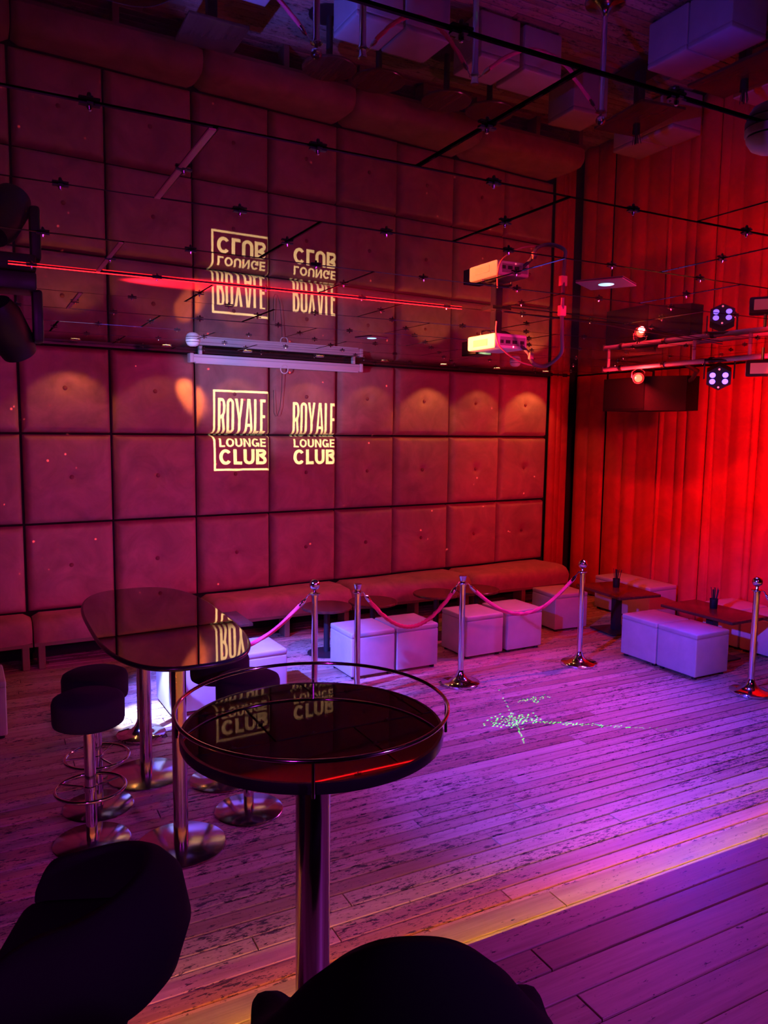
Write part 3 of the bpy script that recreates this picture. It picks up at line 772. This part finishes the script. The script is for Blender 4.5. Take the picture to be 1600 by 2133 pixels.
obj('slide', stencil('slide', [[wallpt(x, z, 0) for x, z in lp] for lp in LOGO], (PX, PY, PZ), .12, (.055, .040, 0, -.0155), M_BLACKMETAL), t, (0, 0, PZ-H))
obj('mount_plate', MB().box(-.07, .07, -.21, -.09, -.012, 0).mesh('mount_plate', M_STEEL, 0), t)
obj('mount_column', MB().rbox(-.028, .028, -.178, -.122, zt_+.012, -.012, .005, 1).mesh('mount_column', M_STEEL, 0), t)
for a in (-.11, .11):
    obj('mount_arm', MB().tube([(0, -.15, zt_+.03), (a*.7, -.15, zt_+.03), (a, -.15, zt_+.02), (a, -.15, zt_-.005)], .008, 8).mesh('mount_arm', M_STEEL, 60), t)
t.rotation_euler = (0, 0, 0)
lg = lamp('projector_beam', 'SPOT', (PX, PY+.001, PZ), (.74, 1.0, .44), 3000, wallpt(2.88, 2.17), 30, 0.05, 0.0)

def cable(lab, pts, r=.006, mtl=None, name='cable'):
    # smooth path through the points
    P = [Vector(p) for p in pts]; out = []
    for i in range(len(P)-1):
        p0, p1, p2, p3 = P[max(0, i-1)], P[i], P[i+1], P[min(len(P)-1, i+2)]
        for k in range(8):
            u = k/8; out.append(.5*((2*p1)+(p2-p0)*u+(2*p0-5*p1+4*p2-p3)*u*u+(3*p1-p0-3*p2+p3)*u**3))
    out.append(P[-1])
    return thing(name, lab, 'cable', (0, 0, 0), 0, None, MB().tube(out, r, 8).mesh(name, mtl or M_CABLE, 60))
cable('thin pinkish cable looping below the projector', [(2.83, 3.90, 2.86), (2.80, 3.86, 2.78), (2.82, 3.84, 2.70), (2.95, 3.83, 2.625), (3.09, 3.82, 2.602), (3.12, 3.70, 2.625)], .0045, mat('pink_cable', (.5, .1, .16), .4))
c_ = cable('thick cable bundle from the projector up to the mirror ceiling', [(2.99, 3.885, 2.735), (3.03, 3.84, 2.68), (3.06, 3.82, 2.615), (3.11, 3.76, 2.600), (3.10, 3.62, 2.66), (3.02, 3.52, 2.74), (2.97, 3.47, 2.86), (2.955, 3.45, 2.95)], .011, mat('purple_cable', (.10, .05, .13), .4))
c_['kind'] = ''
del c_['kind']
for p, q in (((3.045, 3.83, 2.66), .016), ((2.965, 3.465, 2.88), .022)):
    obj('cable_tag', MB().rbox(-q, q, -q*.6, q*.6, -q*1.3, q*1.3, .003, 1).mesh('cable_tag', M_TAG, 0), c_, p)
cable('thin black wires strung across the mirrors right of the projector', [(2.90, 4.0, 2.955), (3.16, 4.04, 2.945), (3.8, 4.095, 2.945), (4.6, 4.3, 2.95), (5.6, 4.5, 2.95)], .004)

# ------------------------------------------------------------------ roller screen housing
t = thing('projection_screen', 'white roller screen housing mounted under the mirror ceiling', 'screen', (0, D, 0), PHI)
obj('housing', MB().rbox(1.93, 3.83, -.150, -.060, 2.838, 2.918, .010, 2).mesh('housing', M_WHITEMETAL, 40), t)
obj('lower_lip', MB().box(1.95, 3.80, -.160, -.115, 2.826, 2.840).mesh('lower_lip', M_WHITEMETAL, 0), t)
obj('upper_ridge', MB().box(1.93, 3.83, -.154, -.149, 2.885, 2.893).mesh('upper_ridge', mat('grey_groove', (.5, .5, .56), .4), 0), t)
for a, b_ in ((1.893, 1.932), (3.828, 3.868)): obj('end_cap', MB().rbox(a, b_, -.155, -.055, 2.832, 2.925, .008, 2).mesh('end_cap', M_WHITEMETAL, 40), t)
for x in (2.0, 3.76): obj('bracket', MB().box(x, x+.03, -.11, -.07, 2.916, H-.001).mesh('bracket', M_WHITEMETAL, 0), t)
obj('pull_ring', MB().tube([(2.905+.042*math.cos(2*PI*k/28), -.150, 2.815+.042*math.sin(2*PI*k/28)) for k in range(28)], .006, 8, True).mesh('pull_ring', M_WHITEPLASTIC, 60), t)
obj('pull_cord', MB().tube([(2.905, -.10, 2.80), (2.90, -.09, 2.60), (2.885, -.085, 2.42), (2.86, -.08, 2.335), (2.835, -.08, 2.325), (2.815, -.08, 2.36), (2.82, -.06, 2.6)], .003, 6).mesh('pull_cord', M_CABLE, 60), t)

# ------------------------------------------------------------------ ceiling fittings
DLE = mat('downlight_lens', (.9, .7, .4), .4, emit=(1.0, .62, .25), es=7)
for i, lab in enumerate(['small warm downlight above the far left panels', 'small warm downlight above the second panel column, by the orange patch', 'small warm downlight above the left half of the screen housing',
        'small warm downlight above the right half of the screen housing', 'small warm downlight right of the screen housing', 'small warm downlight above the sixth panel column',
        'small warm downlight left of the round detector by the projector', 'small warm downlight above the last panel by the curtain']):
    s_ = X0 + PP*(i+.5) + .04; p = wallpt(s_, H, .33)
    t = thing('downlight', lab, 'downlight', p, PHI, 'warm downlights along the padded wall')
    obj('ring', MB().lathe([(.036, -.001), (.048, -.001), (.048, -.006), (.044, -.010), (.036, -.007)], n=28).mesh('ring', M_CHROME, 40), t)
    obj('lens', MB().lathe([(0, -.007), (.036, -.006), (.036, -.001)], n=28).mesh('lens', DLE, 40), t)
    e = [8, 3, 4, 4, 4, 12, 6, 14][i]
    lamp('downlight_beam', 'SPOT', (p[0], p[1], H-.03), (1.0, .38, .10), e, wallpt(s_+random.uniform(-.05, .05), 1.2, .22), 104, .35, .02)
p = wallpt(1.62, H, .40)
lamp('downlight_tilted', 'SPOT', (p[0], p[1], H-.035), (1.0, .34, .07), 95, wallpt(1.95, 2.50, -.02), 26, .9, .02)
def detector(x, y, lab, r=.062):
    t = thing('smoke_detector', lab, 'smoke detector', (x, y, H), 0, 'white smoke detectors on the mirror ceiling')
    obj('housing', MB().lathe([(0, -.060), (r*.45, -.058), (r*.75, -.048), (r*.93, -.030), (r*.95, -.024)], n=36).mesh('housing', M_WHITEPLASTIC, 50), t)
    obj('slot', MB().lathe([(r*.90, -.026), (r*.90, -.018)], n=36).mesh('slot', M_BLACKPLASTIC, 50), t)
    obj('base', MB().lathe([(r*.97, -.019), (r, -.016), (r, -.001), (0, -.001)], n=36).mesh('base', M_WHITEPLASTIC, 50), t)
    obj('indicator', MB().lathe([(0, -.052), (.004, -.051), (.005, -.044)], (r*.55*-.47, r*.55*-.88, 0), 10).mesh('indicator', mat('red_indicator', (.6, .02, .02), .3, emit=(1, .05, .05), es=1.5), 50), t)
detector(1.721, 6.85, 'white round smoke detector at the left end of the screen housing')
detector(5.258, 6.88, 'white round smoke detector below the projector cable loop')
detector(1.79, 1.330, 'pink-lit smoke detector cut off by the right edge, high up')
def led_panel(x, y, w_, d_, rz, lab):
    t = thing('ceiling_lamp', lab, 'lamp', (x, y, H), rz)
    obj('frame', MB().box(-w_/2, w_/2, -d_/2, d_/2, -.006, -.001).mesh('frame', mat('grey_lamp_frame', (.30, .25, .30), .4), 0), t)
    obj('diffuser', MB().lathe([(0, -.009), (.035, -.0085), (.04, -.006)], n=24).mesh('diffuser', mat('cold_led', (.6, .8, 1), .4, emit=(.35, .7, 1), es=1.6), 50), t)
led_panel(2.90, 3.055, .24, .24, .5, 'square ceiling lamp with a dim cold glow above the curtain reflection')
led_panel(2.96, 5.83, .20, .20, .3, 'small ceiling lamp with a cold glint right above the screen housing')

# ------------------------------------------------------------------ rig by the curtain
t = thing('lighting_bar', 'long metal lighting bar hung below the mirrors, glowing red', 'lighting bar', (0, 0, 0))
obj('pipe', MB().rod((5.85, 6.14, 2.85), (5.85, 2.2, 2.85), .022, 18).mesh('pipe', M_REDPIPE, 40), t)
obj('pipe', MB().rod((6.05, 5.6, 2.87), (6.05, 2.2, 2.87), .018, 18).mesh('pipe', M_REDPIPE, 40), t)
for y in (6.08, 5.0, 4.42, 3.2):
    obj('hanger', MB().rod((5.85, y, 2.85), (5.85, y, H-.002), .016, 12).mesh('hanger', M_REDPIPE, 40), t)
obj('end_plate', MB().rbox(5.82, 5.88, 6.135, 6.150, 2.82, 2.88, .004, 1).mesh('end_plate', M_BLACKMETAL, 0), t)
for y in (5.9, 5.35, 4.8): obj('clamp', MB().lathe([(.03, -.018), (.03, .018)], (5.85, y, 2.85), 16, 'y').mesh('clamp', M_BLACKMETAL, 40), t)

t = thing('speaker', 'black loudspeaker cabinet hanging at the curtain behind the red lamp', 'speaker', (6.40, 6.10, 0))
poly = [(-.40, -.06), (-.36, -.20), (-.05, -.26), (.30, -.26), (.36, -.12), (.36, .12), (.20, .20), (-.30, .20), (-.40, .08)]
cab = MB(); cab.prism([(-.20, .40), (-.24, -.24), (-.02, -.58), (.16, -.58), (.28, -.30), (.28, .40)], 2.43, 2.78)
obj('cabinet', cab.mesh('cabinet', mat('speaker_black', (.006, .005, .006), .6, spec=.12), 30), t)
obj('grille', MB().add([(-.205, .38, 2.45), (-.245, -.23, 2.45), (-.245, -.23, 2.76), (-.205, .38, 2.76)], [(0, 1, 2, 3)]).mesh('grille', mat('speaker_grille', (.008, .007, .008), .7, spec=.12), 0), t)
obj('bracket', MB().tube([(.02, -.10, 2.78), (.02, -.10, 2.86), (-.30, -.10, 2.87), (-.52, -.10, 2.86)], .016, 10).mesh('bracket', M_BLACKMETAL, 50), t)
obj('hanger_arm', MB().tube([(.05, -.45, 2.70), (.0, -.62, 2.74), (-.20, -.85, 2.80), (-.5, -.95, 2.85)], .022, 10).mesh('hanger_arm', M_BLACKMETAL, 50), t)

def aim(o, loc, target):
    o.location = loc; d = (Vector(target)-Vector(loc)).normalized(); o.rotation_euler = d.to_track_quat('Y', 'Z').to_euler()
t = thing('stage_lamp', 'small round stage lamp glowing intense red in front of the speaker', 'stage lamp', group='stage lamps on the lighting bar')
aim(t, (5.85, 5.66, 2.735), (3.0, 2.5, 1.9))
lamp('stage_lamp_glow', 'POINT', (5.77, 5.57, 2.73), (1.0, .02, .02), 22, size=.03)
obj('can', MB().lathe([(.0, -.16), (.045, -.155), (.052, -.10), (.055, .0), (.050, .0), (.046, -.03), (0, -.03)], n=28, axis='y').mesh('can', M_BLACKMETAL, 40), t)
obj('lens', MB().lathe([(0, .012), (.026, .006), (.037, -.004), (.037, -.03)], n=24, axis='y').mesh('lens', mat('red_lens', (.6, .02, .0), .3, emit=(1, .04, .02), es=11), 50), t)
obj('yoke', MB().tube([(-.06, -.05, 0), (-.06, -.05, .06), (0, -.05, .10), (.06, -.05, .06), (.06, -.05, 0)], .006, 8).mesh('yoke', M_BLACKMETAL, 60), t)

t = thing('stage_lamp', 'stage lamp with four bright blue violet lenses', 'stage lamp', group='stage lamps on the lighting bar')
aim(t, (5.83, 4.70, 2.685), (2.6, 2.0, .6))
hexa = lambda r: [(r*math.cos(PI/6+k*PI/3), r*math.sin(PI/6+k*PI/3)) for k in range(6)]
hx = MB().prism(hexa(.115), -.10, 0).xf(Matrix.Rotation(-PI/2, 4, 'X'))
obj('housing', hx.mesh('housing', M_BLACKMETAL, 0), t)
for k in range(4):
    x, z = (-.052 if k % 2 else .052), (-.03 if k < 2 else .03)
    obj('lens', MB().lathe([(0, .012), (.018, .009), (.025, .002), (.025, -.004)], (x, 0, z), 20, 'y').mesh('lens', mat('blue_lens', (.2, .1, .8), .2, emit=(.16, .07, 1), es=5.5), 50), t)
for k in range(6):
    a = k*PI/3+PI/6
    obj('small_lens', MB().lathe([(0, .008), (.008, .004), (.009, -.002)], (.08*math.cos(a)*.6, 0, .085*math.sin(a)), 12, 'y').mesh('small_lens', mat('pink_lens', (.8, .1, .3), .2, emit=(1, .12, .25), es=2.2), 50), t)
for sx in (-1, 1): obj('yoke_arm', MB().rbox(sx*.122-.006, sx*.122+.006, -.07, -.03, -.02, .15, .003, 1).mesh('yoke_arm', M_BLACKMETAL, 0), t)
obj('yoke_bar', MB().rbox(-.128, .128, -.07, -.03, .145, .158, .003, 1).mesh('yoke_bar', M_BLACKMETAL, 0), t)

t = thing('flood_lamp', 'rectangular flood lamp with frosted front at the right edge', 'stage lamp')
aim(t, (5.49, 4.03, 2.715), (2.0, 1.5, 2.3))
obj('housing', MB().rbox(-.12, .12, -.11, 0, -.065, .065, .016, 2).mesh('housing', M_BLACKMETAL, 40), t)
obj('glass', MB().rbox(-.085, .085, -.004, .006, -.042, .042, .004, 2).mesh('glass', mat('frosted_pink_glass', (.7, .45, .48), .35, emit=(1, .1, .12), es=.25), 40), t)
obj('bracket', MB().rod((0, -.06, .06), (0, -.06, .16), .012, 10).mesh('bracket', M_BLACKMETAL, 40), t)

# moving head lamp near the left edge
t = thing('moving_head_lamp', 'black moving head lamp hanging at the left edge of the picture', 'stage lamp', (.175, 4.42, H))
obj('base', MB().rbox(-.13, .13, -.11, .11, -.09, -.001, .012, 2).mesh('base', M_BLACKPLASTIC, 40), t)
for sx in (-1, 1): obj('yoke_arm', MB().rbox(sx*.135-.025, sx*.135+.025, -.05, .05, -.34, -.075, .015, 2).mesh('yoke_arm', M_BLACKPLASTIC, 40), t)
hd = MB().lathe([(0, -.17), (.07, -.165), (.095, -.10), (.10, .06), (.085, .13), (.08, .13), (.07, .10), (0, .09)], n=32, axis='y')
ho = obj('head', hd.mesh('head', M_BLACKPLASTIC, 40), t, (0, 0, -.29)); ho.rotation_euler = (math.radians(-50), 0, math.radians(-35))
obj('front_lens', MB().lathe([(0, .104), (.06, .100), (.07, .095)], n=28, axis='y').mesh('front_lens', mat('blue_white_lens', (.4, .5, .9), .2, emit=(.5, .6, 1), es=1.5), 50), ho)

# laser unit behind the frame edge: red dots on the padded wall, green star on the floor
t = thing('laser_box', 'small black laser effect box under the ceiling outside the picture', 'laser', (3.2, .30, H))
LZ = 2.86
obj('body', MB().rbox(-.10, .10, -.20, -.02, -.15, -.02, .006, 1).mesh('body', M_BLACKMETAL, 0), t)
obj('bracket', MB().box(-.03, .03, -.14, -.08, -.021, 0).mesh('bracket', M_BLACKMETAL, 0), t)
rnd = random.Random(5); dots = []
for k in range(130):
    s_, z = rnd.uniform(.2, 6.8), rnd.uniform(.55, 2.85); q = rnd.choice([.006, .006, .008, .012])
    dots.append([wallpt(s_+q*math.cos(a*PI/3), z+q*math.sin(a*PI/3)) for a in range(6)])
obj('red_pattern_plate', stencil('red_pattern_plate', dots, (3.2, .30, LZ), .10, (.10, .06, 0, -.02), M_BLACKMETAL), t, (0, 0, LZ-H))
lamp('laser_red', 'SPOT', (3.2, .30, LZ), (1, .10, .12), 6000, (3.4, 7.9, 1.7), 56, 0, 0.0)
star = []
rnd = random.Random(8); C0 = Vector((3.56, 4.54, 0))
def fleck(c, a, ln, wd):
    ca, sa = math.cos(a), math.sin(a)
    return [(c.x+ca*ln*x-sa*wd*y, c.y+sa*ln*x+ca*wd*y, 0) for x, y in ((-1,-1),(1,-1),(1,1),(-1,1))]
for k in range(240):      # scattered flecks around the core and along the long tail
    a = rnd.gauss(0, 1); star.append((C0 + Vector((rnd.gauss(0, .09), rnd.gauss(0, .05), 0)), .0045))
for k in range(260):
    u = abs(rnd.gauss(0, .45)); star.append((C0 + Vector((.88*u, -.62*u, 0)) + Vector((rnd.gauss(0, .012), rnd.gauss(0, .012), 0)), 0.0042*(1.3-min(1, u*.8))))
for k in range(110):
    u = rnd.gauss(0, .22); star.append((C0 + Vector((.46*u, .88*u, 0)) + Vector((rnd.gauss(0, .006), rnd.gauss(0, .006), 0)), .0036))
for k in range(70): star.append((C0 + Vector((.42, .30, 0)) + Vector((rnd.gauss(0, .07), rnd.gauss(0, .03), 0)), .0036))
used = []; loops = []
for c, q in star:
    if any((c-d).length < (q+e)*2.3 for d, e in used): continue
    used.append((c, q)); loops.append(fleck(c, .3, q*1.9, q*1.1))
obj('green_pattern_plate', stencil('green_pattern_plate', loops, (3.45, .30, LZ), .10, (.06, .06, 0, -.06), M_BLACKMETAL), t, (.25, 0, LZ-H))
lamp('laser_green', 'SPOT', (3.45, .30, LZ), (.01, 1, .02), 20000, (3.7, 4.5, 0), 28, 0, 0.0)
